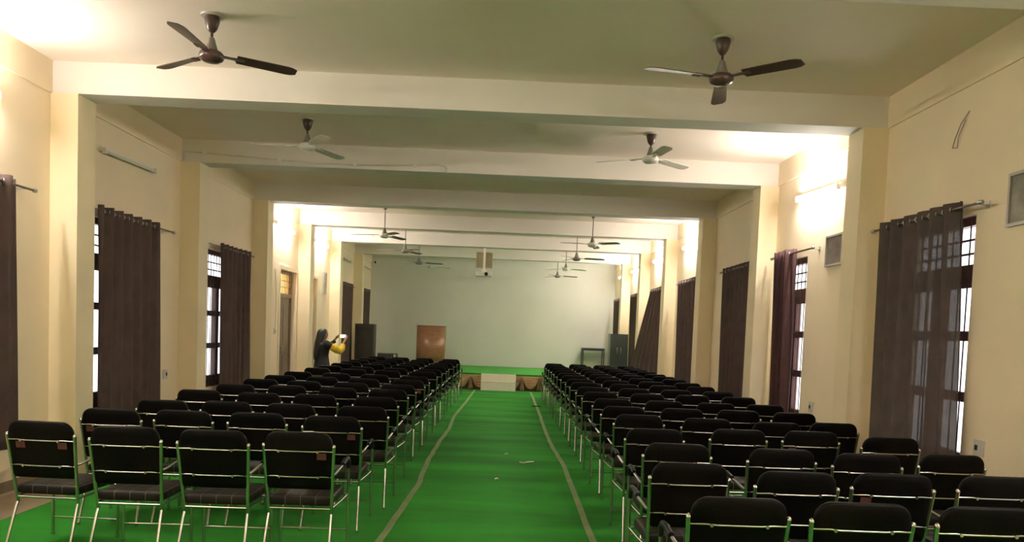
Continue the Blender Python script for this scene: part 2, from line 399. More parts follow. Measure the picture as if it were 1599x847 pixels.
# ------------------------------------------------------------------ chairs
def make_chair():
    root = empty('banquet_chair', (0, 0, .009))
    c = M['chrome']
    # seat cushion
    pl = lambda u, v, d: Vector((u, v, d))
    MB().cushion(rrect(.42, .45, .05, .03, cy=.245), .392, .452, pl, .014, .006).build('seat', M['plaid'], root)
    # backrest: a leaning padded panel
    def bp(u, v, d):
        t = (v-.47)/.43; return Vector((u, .002-.072*t+d, v))
    MB().cushion(rrect(.430, .385, .075, .03, 7, cy=.6995), -.004, .038, bp, .014, .005).build('backrest', M['black'], root)
    rb = []
    for s in (-1, 1):
        post = [(s*.205, .035, .335), (s*.207, .022, .40), (s*.216, -.012, .60), (s*.226, -.045, .795)]
        mb = MB().tube(post, .0115, 10)
        mb.lathe([(.0128, 0), (.0128, .008), (.009, .015), (.003, .018)], post[-1], 10)
        mb.build('back_post', c, root)
        MB().tube([(s*.205, .035, .345), (s*.207, .015, .30), (s*.212, -.05, .12), (s*.216, -.085, .012)], .0095, 8).lathe([(.013, 0), (.013, .018)], (s*.216, -.086, .0), 8).build('rear_leg', M['chrome'], root)
        fl = [(s*.238, .455, .003), (s*.238, .455, .30), (s*.238, .455, .575), (s*.238, .446, .622), (s*.2375, .42, .645), (s*.236, .36, .65), (s*.236, .20, .632), (s*.226, .02, .610), (s*.219, -.006, .607)]
        MB().tube(fl, .0105, 9).lathe([(.0135, 0), (.0135, .018)], (s*.238, .455, 0), 8).build('front_leg', c, root)
        MB().tube([(s*.2375, .455, .575), (s*.2375, .447, .625), (s*.237, .418, .649), (s*.236, .34, .653), (s*.238, .22, .640)], .0175, 9, radii=[.0145, .0165, .0175, .0175, .0165]).build('arm_pad', M['rubber'], root)
    for z, y in ((.765, -.058), (.593, -.029)):
        mb = MB(); mb.tube([(-.215-(.008 if z > .7 else 0), y+.014, z), (-.15, y, z+.004), (-.10, y-.002, z), (.10, y-.002, z), (.15, y, z+.004), (.215+(.008 if z > .7 else 0), y+.014, z)], .0055, 7)
        for s in (-1, 1): mb.lathe([(.009, -.004), (.009, .010)], (s*.125, y-.006, z), 8, 'y')
        mb.build('back_rail', c, root)
    sf = MB(); sf.tube([(-.205, .028, .372), (.205, .028, .372)], .0095, 8); 
    for s in (-1, 1): sf.tube([(s*.205, .03, .375), (s*.225, .25, .38), (s*.234, .452, .383)], .0085, 8)
    sf.tube([(-.236, .455, .383), (.236, .455, .383)], .0085, 8); sf.build('seat_frame', c, root)
    MB().tube([(-.236, .455, .13), (.236, .455, .13)], .0065, 7).build('stretcher', c, root)
    return root
proto = make_chair()
tag_bm = MB().box(-.03, .03, -.0022, .0, -.022, .022)
rows_left = [
 [(-2.99, 5.03, -3), (-2.395, 4.93, 1), (-1.83, 4.92, 0), (-1.295, 4.97, 1)],
 [(-2.956, 5.86, 1), (-2.435, 5.93, -1), (-1.875, 5.95, 0), (-1.285, 5.90, 1)],
 [(-2.91, 6.65, 0), (-2.385, 6.72, 1), (-1.825, 6.71, -1), (-1.20, 6.70, 1)],
 [(-3.03, 7.75, 1), (-2.40, 7.66, 0), (-1.86, 7.72, 1), (-1.24, 7.66, -1)],
 [(-2.96, 8.60, 1), (-2.41, 8.70, 0), (-1.83, 8.66, 0), (-1.27, 8.68, 1)]]
for y in (9.5, 10.36, 11.3, 12.5, 13.35, 14.4, 15.2, 16.15, 17.2, 18.3):
    rows_left.append([(x+random.uniform(-.012, .012), y+random.uniform(-.05, .05), random.uniform(-2, 2)) for x in (-2.97, -2.41, -1.84, -1.26 if y < 16 else -1.22)])
rows_right = [
 [(1.09, 3.39, 0), (1.64, 3.37, -1), (2.20, 3.37, 1), (2.78, 3.40, 0)],
 [(1.09, 4.30, 1), (1.635, 4.13, 0), (2.19, 4.18, -1), (2.80, 4.22, 1)],
 [(1.197, 5.08, -1), (1.87, 5.0, 1), (2.40, 4.92, 0), (3.02, 5.03, 1)],
 [(1.20, 5.86, 0), (1.90, 6.03, 1), (2.50, 6.08, -1), (3.03, 5.86, 0)],
 [(1.26, 6.88, 0), (1.85, 6.78, -1), (2.43, 6.66, 1), (2.99, 6.80, 1)]]
for y in (7.68, 8.52, 9.5, 10.4, 11.28, 12.1, 13.05, 13.85, 14.72, 15.6, 16.45, 17.25, 18.15):
    rows_right.append([(x+random.uniform(-.012, .012), y+random.uniform(-.05, .05), random.uniform(-2, 2)) for x in (1.25, 1.82, 2.40, 2.96)])
ORD = ['first', 'second', 'third', 'fourth', 'fifth', 'sixth', 'seventh', 'eighth', 'ninth', 'tenth', 'eleventh', 'twelfth', 'thirteenth', 'fourteenth', 'fifteenth', 'sixteenth', 'seventeenth', 'eighteenth']
tagged = {('left', 0, 0): (-.13, .15), ('left', 0, 3): (.15,), ('left', 1, 3): (.15,), ('left', 1, 0): (-.15,), ('right', 3, 2): (-.15,), ('right', 4, 3): (-.15,), ('left', 6, 3): (.15,), ('right', 1, 2): (-.15,)}
first = True
for side, rows in (('left', rows_left), ('right', rows_right)):
    for ri, row in enumerate(rows):
        for ci, (x, y, a) in enumerate(row):
            if first: ch = proto; first = False
            else: ch = copy_tree(proto)
            ch.location = (x, y+.05, .009); ch.rotation_euler = (0, 0, math.radians(a))
            ai = 3-ci if side == 'left' else ci
            pos = ['beside the aisle', 'second from the aisle', 'third from the aisle', 'beside the wall'][ai]
            extra = ' with a red sticker' if (side, ri, ci) in tagged else ''
            tag(ch, f'black chrome chair{extra}, {side} block, {ORD[ri]} row, {pos}', 'chair', 'black padded chairs in rows')
chairs = [o for o in COL.objects if o.name.startswith('banquet_chair')]
for (side, ri, ci), xs in tagged.items():
    row = (rows_left if side == 'left' else rows_right)[ri][ci]
    ch = min(chairs, key=lambda o: (o.location.x-row[0])**2+(o.location.y-row[1]-.05)**2)
    for x in xs:
        o = tag_bm.build('sticker', M['tag'], ch, (x, -.0545, .735)); o.rotation_euler = (math.radians(10), 0, 0); o['label'] = 'dull red sticker'

# ------------------------------------------------------------------ curtains
def curtain(side, y0, y1, m, label, z0=None, nf=7, fan=None, z1=2.76, amp=.035, bot=None):
    sg = 1 if side == 'left' else -1; xw = (WL if side == 'left' else WR)+sg*.115
    z0 = z0 or (.50 if y1 > 20.9 else .42); ny, nz = nf*10, 26; vs = []
    b0, b1 = bot if bot else (y0, y1)
    for a in range(nz+1):
        t = a/nz
        for b in range(ny+1):
            u = b/ny; ph = u*nf*2*PI
            y = (y0*(1-t)+b0*t)+u*((y1-y0)*(1-t)+(b1-b0)*t)
            am = amp*(1-.25*t+.15*math.sin(u*9+3*t))
            x = am*math.sin(ph+.5*math.sin(t*2.5+u*5))+.25*am*math.sin(2.7*ph+t)*t
            y += .012*math.sin(ph*2+.6)*t
            z = z1-(z1-z0)*t+(.006*math.sin(ph)*(t < .01))
            off = fan(u, t) if fan else 0
            vs.append((xw+x*1.0+off, y, z))
    fs = [(a*(ny+1)+b, a*(ny+1)+b+1, (a+1)*(ny+1)+b+1, (a+1)*(ny+1)+b) for a in range(nz) for b in range(ny)]
    o = MB().add(vs, fs, True).build('curtain', m)
    sm = o.modifiers.new('cloth thickness', 'SOLIDIFY'); sm.thickness = .0025
    tag(o, label, 'curtain', 'brown curtains along the side walls')
    for j in range(nf*2):   # metal eyelets where the cloth crosses the rod
        u = (j+.5)/(nf*2); yy = y0+(y1-y0)*(j/ (nf*2)) + (y1-y0)/(nf*4)*0
        yy = y0+(y1-y0)*(j)/(nf*2)
        if j == 0: continue
        pts = [(0, .022*math.cos(q*PI/6), .022*math.sin(q*PI/6)) for q in range(13)]
        d = 1 if j % 2 == 0 else -1
        e = MB().tube([(d*.006+p[1]*.35*0, p[1], p[2]) for p in pts], .0045, 6, caps=False).build('eyelet', M['steel'], o, (xw, yy, 2.705)); e.rotation_euler = (0, 0, math.radians(55*d))
    return o
def rod(side, y0, y1, label):
    sg = 1 if side == 'left' else -1; xw = WL if side == 'left' else WR; x = xw+sg*.115; z = 2.705
    r = empty('curtain_rod', (x, (y0+y1)/2, z), label=label, cat='curtain rod', group='curtain rods along the side walls'); L = (y1-y0)/2
    MB().tube([(0, -L, 0), (0, L, 0)], .011, 10).build('pole', M['rod'], r)
    for s in (-1, 1):
        MB().lathe([(.011, 0), (.020, .008*s), (.020, .04*s), (.010, .055*s)], (0, s*L, 0), 10, 'y').build('finial', M['steel'], r)
        MB().tube([(0, s*(L-.06), 0), (-sg*.112, s*(L-.06), 0)], .006, 6).box(-sg*.112-.003, -sg*.112+.003, s*(L-.06)-.02, s*(L-.06)+.02, -.03, .03).build('bracket', M['steel'], r)
def gust(u, t): return -.10*t*t*(.3+u)
CL = [((2.2, 3.7), (2.1, 3.8)), ((5.35, 6.80), (5.2, 7.02)), ((8.12, 9.62), (8.03, 9.95)), ((11.60, 13.02), (11.12, 13.12)), ((20.25, 21.75), (20.15, 21.95)), ((23.2, 24.5), (23.1, 24.7))]
LN = ['near the camera outside the frame', 'cut by the photo edge', 'hanging beside the first pilaster', 'drawn back from a bright barred window', 'beyond the woman with the phone', 'last one by the stage']
for i, (c, r) in enumerate(CL):
    if i == 0: continue
    curtain('left', *c, M['curtain'], f'dark brown eyelet curtain on the left wall, {LN[i]}', nf=7)
    rod('left', *r, f'brown rod carrying the left wall curtain {LN[i]}')
RN = ['thin and see-through with daylight behind, nearest', 'narrow, gathered beside the open maroon window', 'third from the camera', 'fourth from the camera', 'swept out wide at its foot', 'sixth from the camera', 'last one by the stage']
CR = [((6.03, 7.24), (5.79, 7.40)), ((9.50, 9.98), (8.90, 10.20)), ((10.98, 12.42), (10.90, 12.6)), ((14.0, 15.58), (13.9, 15.7)), ((17.05, 18.42), (16.95, 18.6)), ((20.05, 21.38), (19.95, 21.5)), ((23.2, 24.55), (23.1, 24.7))]
for i, (c, r) in enumerate(CR):
    kw = dict(nf=7)
    if i == 1: kw = dict(nf=4, amp=.06, bot=(9.45, 9.98))
    if i == 4: kw = dict(nf=6, bot=(17.2, 20.05), fan=lambda u, t: -.24*t*(u**1.5)-.03*t, amp=.03)
    if i == 0: kw = dict(nf=6, amp=.045, bot=(5.87, 7.26))
    curtain('right', *c, [M['sheer'], M['rosy']][i] if i < 2 else M['curtain'], f'brown eyelet curtain on the right wall, {RN[i]}', **kw)
    rod('right', *r, f'brown rod carrying the right wall curtain, {RN[i]}')

# ------------------------------------------------------------------ tube lights
def tube_light(side, y0, y1, z0, z1, lit, label):
    sg = 1 if side == 'left' else -1; xw = WL if side == 'left' else WR
    cy, cz = (y0+y1)/2, (z0+z1)/2; ang = math.atan2(z1-z0, y1-y0)
    r = empty('tube_light', (xw, cy, cz), label=label, cat='tube light', group='lit tube lights on the side walls' if lit else 'unlit tube fittings on the left wall'); r.rotation_euler = (ang, 0, 0)
    L = .61
    MB().box(min(0, sg*.035), max(0, sg*.035), -L, L, -.02, .03).build('batten', M['white'], r)
    for s in (-1, 1): MB().box(min(sg*.03, sg*.075), max(sg*.03, sg*.075), s*(L-.012)-.012, s*(L-.012)+.012, -.045, .02).build('tube_holder', M['white'], r)
    MB().tube([(sg*.06, -L+.02, -.022), (sg*.06, L-.02, -.022)], .014, 8, caps=False).build('tube', M['tube'] if lit else M['tubeoff'], r)
tube_light('left', 5.43, 6.64, 3.46, 3.44, True, 'lit tube light on the left wall, cut by the left edge of the photo')
tube_light('left', 2.3, 3.5, 3.44, 3.44, True, 'added fill tube light on the left wall nearest the camera, out of view')  # unseen tube added to brighten the near end of the hall
tube_light('right', 2.3, 3.5, 3.44, 3.44, True, 'added fill tube light on the right wall nearest the camera, out of view')  # right-hand partner, likewise added for fill light and not seen
tube_light('left', -.9, .3, 3.44, 3.44, True, 'added fill tube light on the left wall behind the camera, out of view')  # further unseen tube, added to lift the near walls and ceiling
tube_light('right', -.9, .3, 3.44, 3.44, True, 'added fill tube light on the right wall behind the camera, out of view')  # opposite tube, also added as fill from behind the camera
tube_light('left', 8.40, 9.52, 3.38, 3.41, False, 'unlit tube fitting above the curtain beside the first left pilaster')
tube_light('left', 14.6, 15.8, 3.50, 3.46, True, 'lit tube light on the left wall above the nearer brown door')
tube_light('left', 17.6, 18.8, 3.52, 3.50, True, 'lit tube light on the left wall above the farther door')
tube_light('left', 20.5, 21.6, 3.44, 3.40, False, 'unlit tube fitting above the curtain beyond the woman with the phone')
tube_light('left', 23.8, 24.9, 3.48, 3.45, False, 'unlit tube fitting in the last bay beside the stage')
tube_light('right', 8.42, 9.62, 3.34, 3.40, True, 'lit tube light on the right wall, nearest one, above the maroon window')
for i, (a, b) in enumerate([(14.45, 15.65), (17.5, 18.7), (20.65, 21.85), (23.0, 24.2)]):
    tube_light('right', a, b, 3.43, 3.45, True, f'lit tube light on the right wall, {["second", "third", "fourth", "farthest"][i]} from the camera')

# ------------------------------------------------------------------ ceiling fans
def fan(x, y, zb, th, R, mcol, bcol, ccol, label):
    r = empty('ceiling_fan', (x, y, ZC), label=label, cat='ceiling fan', group='ceiling fans in two rows')
    h = ZC-zb
    MB().lathe([(.085, -.0005), (.085, -.012)], (0, 0, 0), 20).build('ceiling_plate', M['offwhite'], r)
    MB().lathe([(.056, -.010), (.060, -.035), (.050, -.075), (.040, -.105), (.026, -.125), (.015, -.135)], (0, 0, 0), 18).build('canopy', ccol, r)
    MB().tube([(0, 0, -.12), (0, 0, -h+.09)], .011, 10).build('downrod', ccol, r)
    MB().lathe([(.014, .145), (.024, .135), (.032, .10), (.046, .055), (.052, .035), (.045, .03)], (0, 0, -h-.0), 18).build('rod_cover', fg if ccol is fb else ccol, r)
    MB().lathe([(.05, .04), (.078, .032), (.094, .015), (.098, -.005), (.088, -.028), (.062, -.044), (.035, -.05), (.0, -.051)], (0, 0, -h), 26).build('motor', mcol, r)
    for j in range(3):
        a = th+j*2*PI/3; n_ = 12; vs = []
        for q in range(n_+1):
            t = q/n_; rr = .19+(R-.19)*t; wd = .052+.016*t; 
            if q == n_: wd *= .55
            if q == n_-1: wd *= .9
            tilt = -math.radians(14-5*t); dz = -.012*t
            for s, zz in ((-1, .003), (1, .003), (1, -.003), (-1, -.003)):
                cam_ = .006 
                vs.append((rr, s*wd*math.cos(tilt), s*wd*math.sin(tilt)+zz+dz))
        fs = [(q*4+k_, q*4+(k_+1) % 4, (q+1)*4+(k_+1) % 4, (q+1)*4+k_) for q in range(n_) for k_ in range(4)]+[(0, 1, 2, 3), (n_*4+3, n_*4+2, n_*4+1, n_*4)]
        mb = MB().add(vs, fs)
        b = mb.build('blade', bcol, r); b.location = (0, 0, -h+.01); b.rotation_euler = (0, 0, a)
        MB().box(.085, .20, -.022, .022, -.004, .004).box(.18, .25, -.035, .035, -.008, -.002).build('blade_arm', mcol, b)
fb, fg, fw = M['fanbrown'], M['fangrey'], M['offwhite']
fan(-2.38, 6.22, 3.685, math.radians(27.7), .66, fb, fb, fb, 'dark brown ceiling fan, nearest on the left')
fan(1.665, 6.22, 3.68, math.radians(76.4), .66, fb, fb, fb, 'dark brown ceiling fan, nearest on the right')
fan(-2.375, 9.17, 3.68, math.radians(63), .65, fw, fw, fb, 'white bladed fan with brown canopy, second on the left')
fan(1.665, 9.17, 3.70, math.radians(37), .65, fw, fw, fb, 'white bladed fan with brown canopy, second on the right')
fan(-2.36, 15.05, 3.375, math.radians(60), .65, fw, fg, fg, 'fan on a long rod with pale motor, left row, nearest beyond the third visible beam')
fan(-2.34, 18.05, 3.39, math.radians(62), .65, fg, fg, fg, 'grey fan on a long rod, middle of the far left row')
fan(-2.34, 21.0, 3.38, math.radians(8), .65, fg, fg, fg, 'grey fan on a long rod, left row, just before the stage')
fan(-2.30, 23.9, 3.52, math.radians(25), .62, fw, fw, fw, 'faint white fan in front of the stage wall, last in the left row')
fan(1.68, 15.05, 3.36, math.radians(75), .65, fw, fg, fg, 'fan on a long rod with pale motor, right row, nearest beyond the third visible beam')
fan(1.66, 18.05, 3.37, math.radians(-5), .65, fg, fg, fg, 'grey fan on a long rod, middle of the far right row')
fan(1.65, 21.0, 3.37, math.radians(20), .62, fw, fw, fg, 'white fan on a dark rod, right row, just before the stage')
fan(1.63, 23.9, 3.385, math.radians(2), .62, fg, fg, fg, 'dark fan in front of the stage wall, last in the right row')

# ------------------------------------------------------------------ projector under the beam
pj = empty('ceiling_projector', (-.53, 19.55, 3.70), label='white projector on a ceiling pole with a beige tray, in front of the stage', cat='projector')
MB().box(-.09, .09, -.06, .06, -.012, -.0005).build('mount_plate', M['steel'], pj)
MB().box(-.027, .027, -.03, .03, -.56, -.012).build('mount_pole', M['white'], pj)
tr = MB(); tr.box(-.20, .20, .05, .07, -.50, -.13)
for s in (-1, 1): tr.box(s*.20-.008, s*.20+.008, .0, .07, -.50, -.11)
tr.box(-.19, .19, .0, .07, -.125, -.11); tr.build('tray', M['mesh'], pj)
MB().box(-.06, .06, -.04, .05, -.60, -.555).build('bracket', M['white'], pj)
MB().cushion(rrect(.40, .30, .04), -.72, -.61, lambda u, v, d: Vector((u, v, d)), .015, .002).build('projector_body', M['offwhite'], pj)
MB().lathe([(.045, -.17), (.05, -.14), (.05, -.13)], (.06, 0, -.665), 16, 'y').build('lens', M['rubber'], pj)

# ------------------------------------------------------------------ wall fittings
def frame_pic(side, y0, y1, z0, z1, m, tilt, label):
    sg = -1 if side == 'right' else 1; xw = WR if side == 'right' else WL
    r = empty('picture_frame', (xw, (y0+y1)/2, z0), label=label, cat='framed picture'); W = y1-y0; H = z1-z0
    r.rotation_euler = (0, 0, 0)
    f = MB(); X0, X1 = sorted((sg*.001, sg*.03))
    e = .022
    f.box(X0, X1, -W/2, W/2, 0, e); f.box(X0, X1, -W/2, W/2, H-e, H); f.box(X0, X1, -W/2, -W/2+e, e, H-e); f.box(X0, X1, W/2-e, W/2, e, H-e); f.build('frame', M['framegrey'], r)
    X0, X1 = sorted((sg*.001, sg*.014)); MB().box(X0, X1, -W/2+e, W/2-e, e, H-e).build('print', m, r)
frame_pic('right', 8.30, 8.74, 2.475, 2.82, M['printdark'], 0, 'small grey framed picture on the right wall beside the narrow curtain')
frame_pic('right', 5.0, 5.59, 2.50, 2.885, M['print'], 0, 'silver framed picture on the right wall, cut by the right edge of the photo')
frame_pic('left', 18.60, 18.94, 2.34, 2.875, M['print'], 0, 'narrow pale framed panel on the left wall beyond the farther door')
def socket(side, y, z, label):
    sg = -1 if side == 'right' else 1; xw = WR if side == 'right' else WL
    r = empty('wall_socket', (xw, y, z), label=label, cat='socket')
    X0, X1 = sorted((sg*.0005, sg*.012)); MB().box(X0, X1, -.06, .06, -.06, .06).build('plate', M['offwhite'], r)
    X0, X1 = sorted((sg*.012, sg*.016)); MB().box(X0, X1, -.035, .0, -.03, .03).build('switch', M['offwhite'], r)
    MB().box(X0, X1, .01, .04, -.02, .02).build('outlet', M['rubber'], r)
socket('right', 5.75, .86, 'white socket plate on the right wall beside the nearest curtain')
socket('right', 8.93, .86, 'pale socket plate on the right wall beside the maroon window')
socket('left', 10.03, .88, 'pale socket plate on the left wall beside the second left curtain')
socket('left', 14.80, 1.44, 'white switch box on the left wall beside the nearer door')
o = MB().tube([(WL+.012, 14.80, 1.5), (WL+.012, 14.84, 1.9), (WL+.012, 14.80, 2.3), (WL+.012, 14.72, 2.63)], .009, 6).build('wall_conduit', M['offwhite']); tag(o, 'thin white conduit rising on the left wall from the switch box', 'conduit')
o = MB().tube([(WR-.006, 6.17, 3.50), (WR-.02, 6.25, 3.42), (WR-.012, 6.33, 3.33), (WR-.014, 6.36, 3.25), (WR-.01, 6.30, 3.24), (WR-.02, 6.27, 3.33), (WR-.012, 6.20, 3.44)], .004, 6).build('loose_wire', M['wire']); tag(o, 'loose looped wire hanging high on the right wall', 'wire')
cd = empty('beam_conduit', (0, 10.42, 3.79), label='thin pipe with clips along the second visible beam, bending down at its end', cat='conduit')
pts = [(-4.32, -.014, -.08), (-4.32, -.014, .045), (-3.86, -.014, .025), (-3.25, -.014, -.008), (-2.51, -.014, -.042), (-1.8, -.014, -.038), (-.93, -.014, .0), (-.86, -.014, -.01), (-.83, -.014, -.04), (-.83, -.014, -.10)]
MB().tube(pts, .010, 8).build('pipe', M['offwhite'], cd)
for q in ((-4.05, .033), (-3.05, -.018), (-2.05, -.042), (-1.25, -.02)): MB().lathe([(.024, 0), (.024, -.02)], (q[0], -.012, q[1]), 10, 'y').build('clip', M['white'], cd)
cc = empty('security_camera', (-4.24, YB, 3.72), label='small dark dome camera high in the left corner of the stage wall', cat='camera')
MB().lathe([(.045, 0), (.045, -.03), (.02, -.04)], (0, 0, 0), 14, 'y').build('mount', M['white'], cc)
MB().tube([(0, -.03, 0), (.02, -.12, -.03)], .03, 12).build('camera_body', M['rubber'], cc)

# ------------------------------------------------------------------ furniture on the stage
ZS = .4555
ld = empty('lectern', (-2.09, 22.55, ZS), label='curved front brown wooden lectern standing on the stage', cat='lectern')
nn = 24; vs = []; 
for z in (0, 1.24):
    for k_ in range(nn+1):
        a = PI+PI*k_/nn; vs.append((.42*math.cos(a), .28*math.sin(a), z))
for z in (0, 1.24):
    for k_ in range(nn+1):
        a = PI+PI*k_/nn; vs.append((.40*math.cos(a), .26*math.sin(a), z))
fs = []; q = nn+1
for k_ in range(nn):
    fs += [(k_, k_+1, q+k_+1, q+k_), (2*q+k_, 3*q+k_, 3*q+k_+1, 2*q+k_+1), (q+k_, q+k_+1, 3*q+k_+1, 3*q+k_), (k_, 2*q+k_, 2*q+k_+1, k_+1)]
fs += [(0, q, 3*q, 2*q), (nn, 2*q+nn, 3*q+nn, q+nn)]
MB().add(vs, fs, True).build('curved_front', M['wood'], ld)
for s in (-1, 1): MB().box(min(s*.42, s*.40), max(s*.42, s*.40), .002, .26, 0, 1.24).build('side_panel', M['wood'], ld)
tp = MB(); vs = []
for z in (1.225, 1.245):
    for k_ in range(nn+1):
        a = PI+PI*k_/nn; vs.append((.425*math.cos(a), .285*math.sin(a), z))
    vs += [(.425, .28, z), (-.425, .28, z)]
m_ = nn+3; tp.add(vs, [tuple(range(m_)), tuple(range(2*m_-1, m_-1, -1))]+[(i, (i+1) % m_, m_+(i+1) % m_, m_+i) for i in range(m_)])
tp.build('top', M['woodtop'], ld)

tb = empty('side_table', (2.95, 24.95, ZS), label='small dark framed metal table by the stage wall', cat='table')
MB().box(-.36, .36, -.25, .25, .70, .73).build('tabletop', M['cabinet'], tb)
for sx in (-1, 1):
    for sy in (-1, 1): MB().box(sx*.335-.018, sx*.335+.018, sy*.22-.018, sy*.22+.018, 0, .70).build('leg', M['cabinet'], tb)
ap = MB()
for sy in (-1, 1): ap.box(-.317, .317, sy*.22-.008, sy*.22+.008, .65, .70)
ap.build('apron', M['cabinet'], tb)

cb = empty('steel_cupboard', (3.13, 21.75, ZS), label='dark green grey two-door steel cupboard at the right end of the stage', cat='cupboard')
cb.location.x = 3.31
MB().box(-.25, .25, 0, .42, .03, 1.21).box(-.23, .23, .02, .40, 0, .03).build('body', M['cabinet'], cb)
for s in (-1, 1):
    a, b = sorted((s*.003, s*.243)); d = MB().box(a, b, -.016, 0, .05, 1.19).build('door', M['cabinet'], cb)
    MB().tube([(s*.05, -.018, .66), (s*.05, -.045, .66), (s*.05, -.045, .82), (s*.05, -.018, .82)], .007).build('handle', M['steel'], d)

dc = empty('black_cabinet', (-3.86, 21.45, ZS), label='tall near-black cabinet with a glossy front panel at the left end of the stage', cat='cabinet')
dc.location.x = -3.84
MB().box(-.26, .26, 0, .40, .02, 1.22).build('body', M['darkcab'], dc)
fr = MB(); fr.box(-.26, -.215, -.02, 0, .02, 1.22); fr.box(.215, .26, -.02, 0, .02, 1.22); fr.box(-.215, .215, -.02, 0, 1.12, 1.22); fr.box(-.215, .215, -.02, 0, .02, .07); fr.build('front_frame', M['darkcab'], dc)
MB().box(-.214, .214, -.008, -.001, .07, 1.12).build('glossy_panel', M['gloss'], dc)
for s in (-1, 1): MB().box(s*.2-.03, s*.2+.03, .02, .38, 0, .02).build('foot', M['rubber'], dc)
am = empty('amplifier', (-3.28, 22.0, ZS), label='low black equipment box beside the tall black cabinet', cat='amplifier')
MB().box(-.27, .27, 0, .35, .02, .40).build('body', M['darkcab'], am)
MB().box(-.25, .17, -.008, 0, .22, .38).build('front_panel', M['gloss'], am)
MB().box(.19, .25, -.008, 0, .04, .38).build('end_panel', M['offwhite'], am)
for s in (-1, 1): MB().box(s*.2-.03, s*.2+.03, .02, .30, 0, .02).build('foot', M['rubber'], am)
for j in range(4): MB().lathe([(.016, -.008), (.014, -.025)], (-.18+j*.1, 0, .30), 10, 'y').build('knob', M['rod'], am)
for j, (x, label) in enumerate([(-3.66, 'cream cardboard box on the floor before the black cabinet, left one of two'), (-3.45, 'cream cardboard box on the floor before the black cabinet, right one of two')]):
    b = empty('cardboard_box', (x, 20.3, .0085), label=label, cat='box', group='cardboard boxes before the black cabinet')
    MB().box(-.095, .095, -.12, .12, 0, .60).build('carton', M['cardboard'], b)
    MB().box(-.03, .03, -.122, .122, .42, .602).build('packing_tape', M['white'], b)

# ------------------------------------------------------------------ woman with phone
def skin_body(nodes, edges, root, sub=2):
    me = bpy.data.meshes.new('body'); names = list(nodes); idx = {k_: i for i, k_ in enumerate(names)}
    me.from_pydata([nodes[k_][0] for k_ in names], [(idx[a], idx[b]) for a, b in edges], [])
    o = bpy.data.objects.new('tmp', me); COL.objects.link(o)
    o.modifiers.new('skin', 'SKIN'); sv = me.skin_vertices[0].data
    for k_ in names:
        r = nodes[k_][1]; sv[idx[k_]].radius = r if isinstance(r, tuple) else (r, r)
        sv[idx[k_]].use_root = (k_ == root)
    s_ = o.modifiers.new('sub', 'SUBSURF'); s_.levels = sub; s_.render_levels = sub
    dg = bpy.context.evaluated_depsgraph_get(); dg.update()
    m2 = bpy.data.meshes.new_from_object(o.evaluated_get(dg)); bpy.data.objects.remove(o)
    for p in m2.polygons: p.use_smooth = True
    return m2
PH = math.radians(28)   # facing direction measured from +x
wm = empty('person', (-3.68, 15.8, .009), PH-PI/2, label='woman in black with a yellow sleeve, holding up a phone by the left wall', cat='person')
# local axes: +y = facing, +x = her right
N = {}
N['pelvis'] = ((0, 0, .80), (.13, .10)); N['waist'] = ((0, .0, .96), (.115, .09)); N['chest'] = ((0, .01, 1.13), (.13, .095)); N['neckb'] = ((0, .0, 1.24), (.07, .06))
N['neck'] = ((0, .015, 1.285), .042); N['jaw'] = ((0, .045, 1.345), (.056, .062)); N['head'] = ((0, .03, 1.42), (.076, .092)); N['crown'] = ((0, .018, 1.475), (.055, .066))
E_ = [('pelvis', 'waist'), ('waist', 'chest'), ('chest', 'neckb'), ('neckb', 'neck'), ('neck', 'jaw'), ('jaw', 'head'), ('head', 'crown')]
arms = {1: dict(sh=(.155, .0, 1.215), el=(.20, .30, 1.085), wr=(.105, .43, 1.27), hand=(.088, .465, 1.335)), -1: dict(sh=(-.155, .01, 1.215), el=(-.20, .17, 1.15), wr=(-.135, .30, 1.30), hand=(-.122, .335, 1.355))}
for s, A in arms.items():
    t = 'r' if s > 0 else 'l'
    N[t+'sh'] = (A['sh'], .050); N[t+'el'] = (A['el'], .036); N[t+'wr'] = (A['wr'], .023); N[t+'palm'] = (A['hand'], (.030, .018))
    E_ += [('neckb', t+'sh'), (t+'sh', t+'el'), (t+'el', t+'wr'), (t+'wr', t+'palm')]
    hx, hy, hz = A['hand']
    for j in range(4):
        off = (j-1.5)*.017; L = (.030, .034, .032, .026)[j]
        a = (hx-s*.004, hy+.022+.001*j, hz+.012+off); b = (hx-s*.024, hy+.030, hz+.022+off*1.05); c_ = (hx-s*(.024+L), hy+.024, hz+.030+off*1.08)
        N[f'{t}f{j}a'] = (a, .0095); N[f'{t}f{j}b'] = (b, .008); N[f'{t}f{j}c'] = (c_, .0065)
        E_ += [(t+'palm', f'{t}f{j}a'), (f'{t}f{j}a', f'{t}f{j}b'), (f'{t}f{j}b', f'{t}f{j}c')]
    N[t+'ta'] = ((hx-s*.012, hy-.022, hz-.002), .011); N[t+'tb'] = ((hx-s*.034, hy-.022, hz+.018), .008); E_ += [(t+'palm', t+'ta'), (t+'ta', t+'tb')]
for s in (-1, 1):
    t = 'R' if s > 0 else 'L'
    N[t+'hip'] = ((s*.085, 0, .74), .082); N[t+'knee'] = ((s*.09, .015, .42), .052); N[t+'calf'] = ((s*.09, -.01, .28), .047); N[t+'ank'] = ((s*.09, -.01, .075), .032); N[t+'ball'] = ((s*.10, .10, .033), (.036, .028)); N[t+'toe'] = ((s*.105, .15, .024), (.028, .02))
    E_ += [('pelvis', t+'hip'), (t+'hip', t+'knee'), (t+'knee', t+'calf'), (t+'calf', t+'ank'), (t+'ank', t+'ball'), (t+'ball', t+'toe')]
bm_ = skin_body(N, E_, 'pelvis'); bm_.name = 'body'; bm_.materials.clear(); bm_.materials.append(M['skin'])
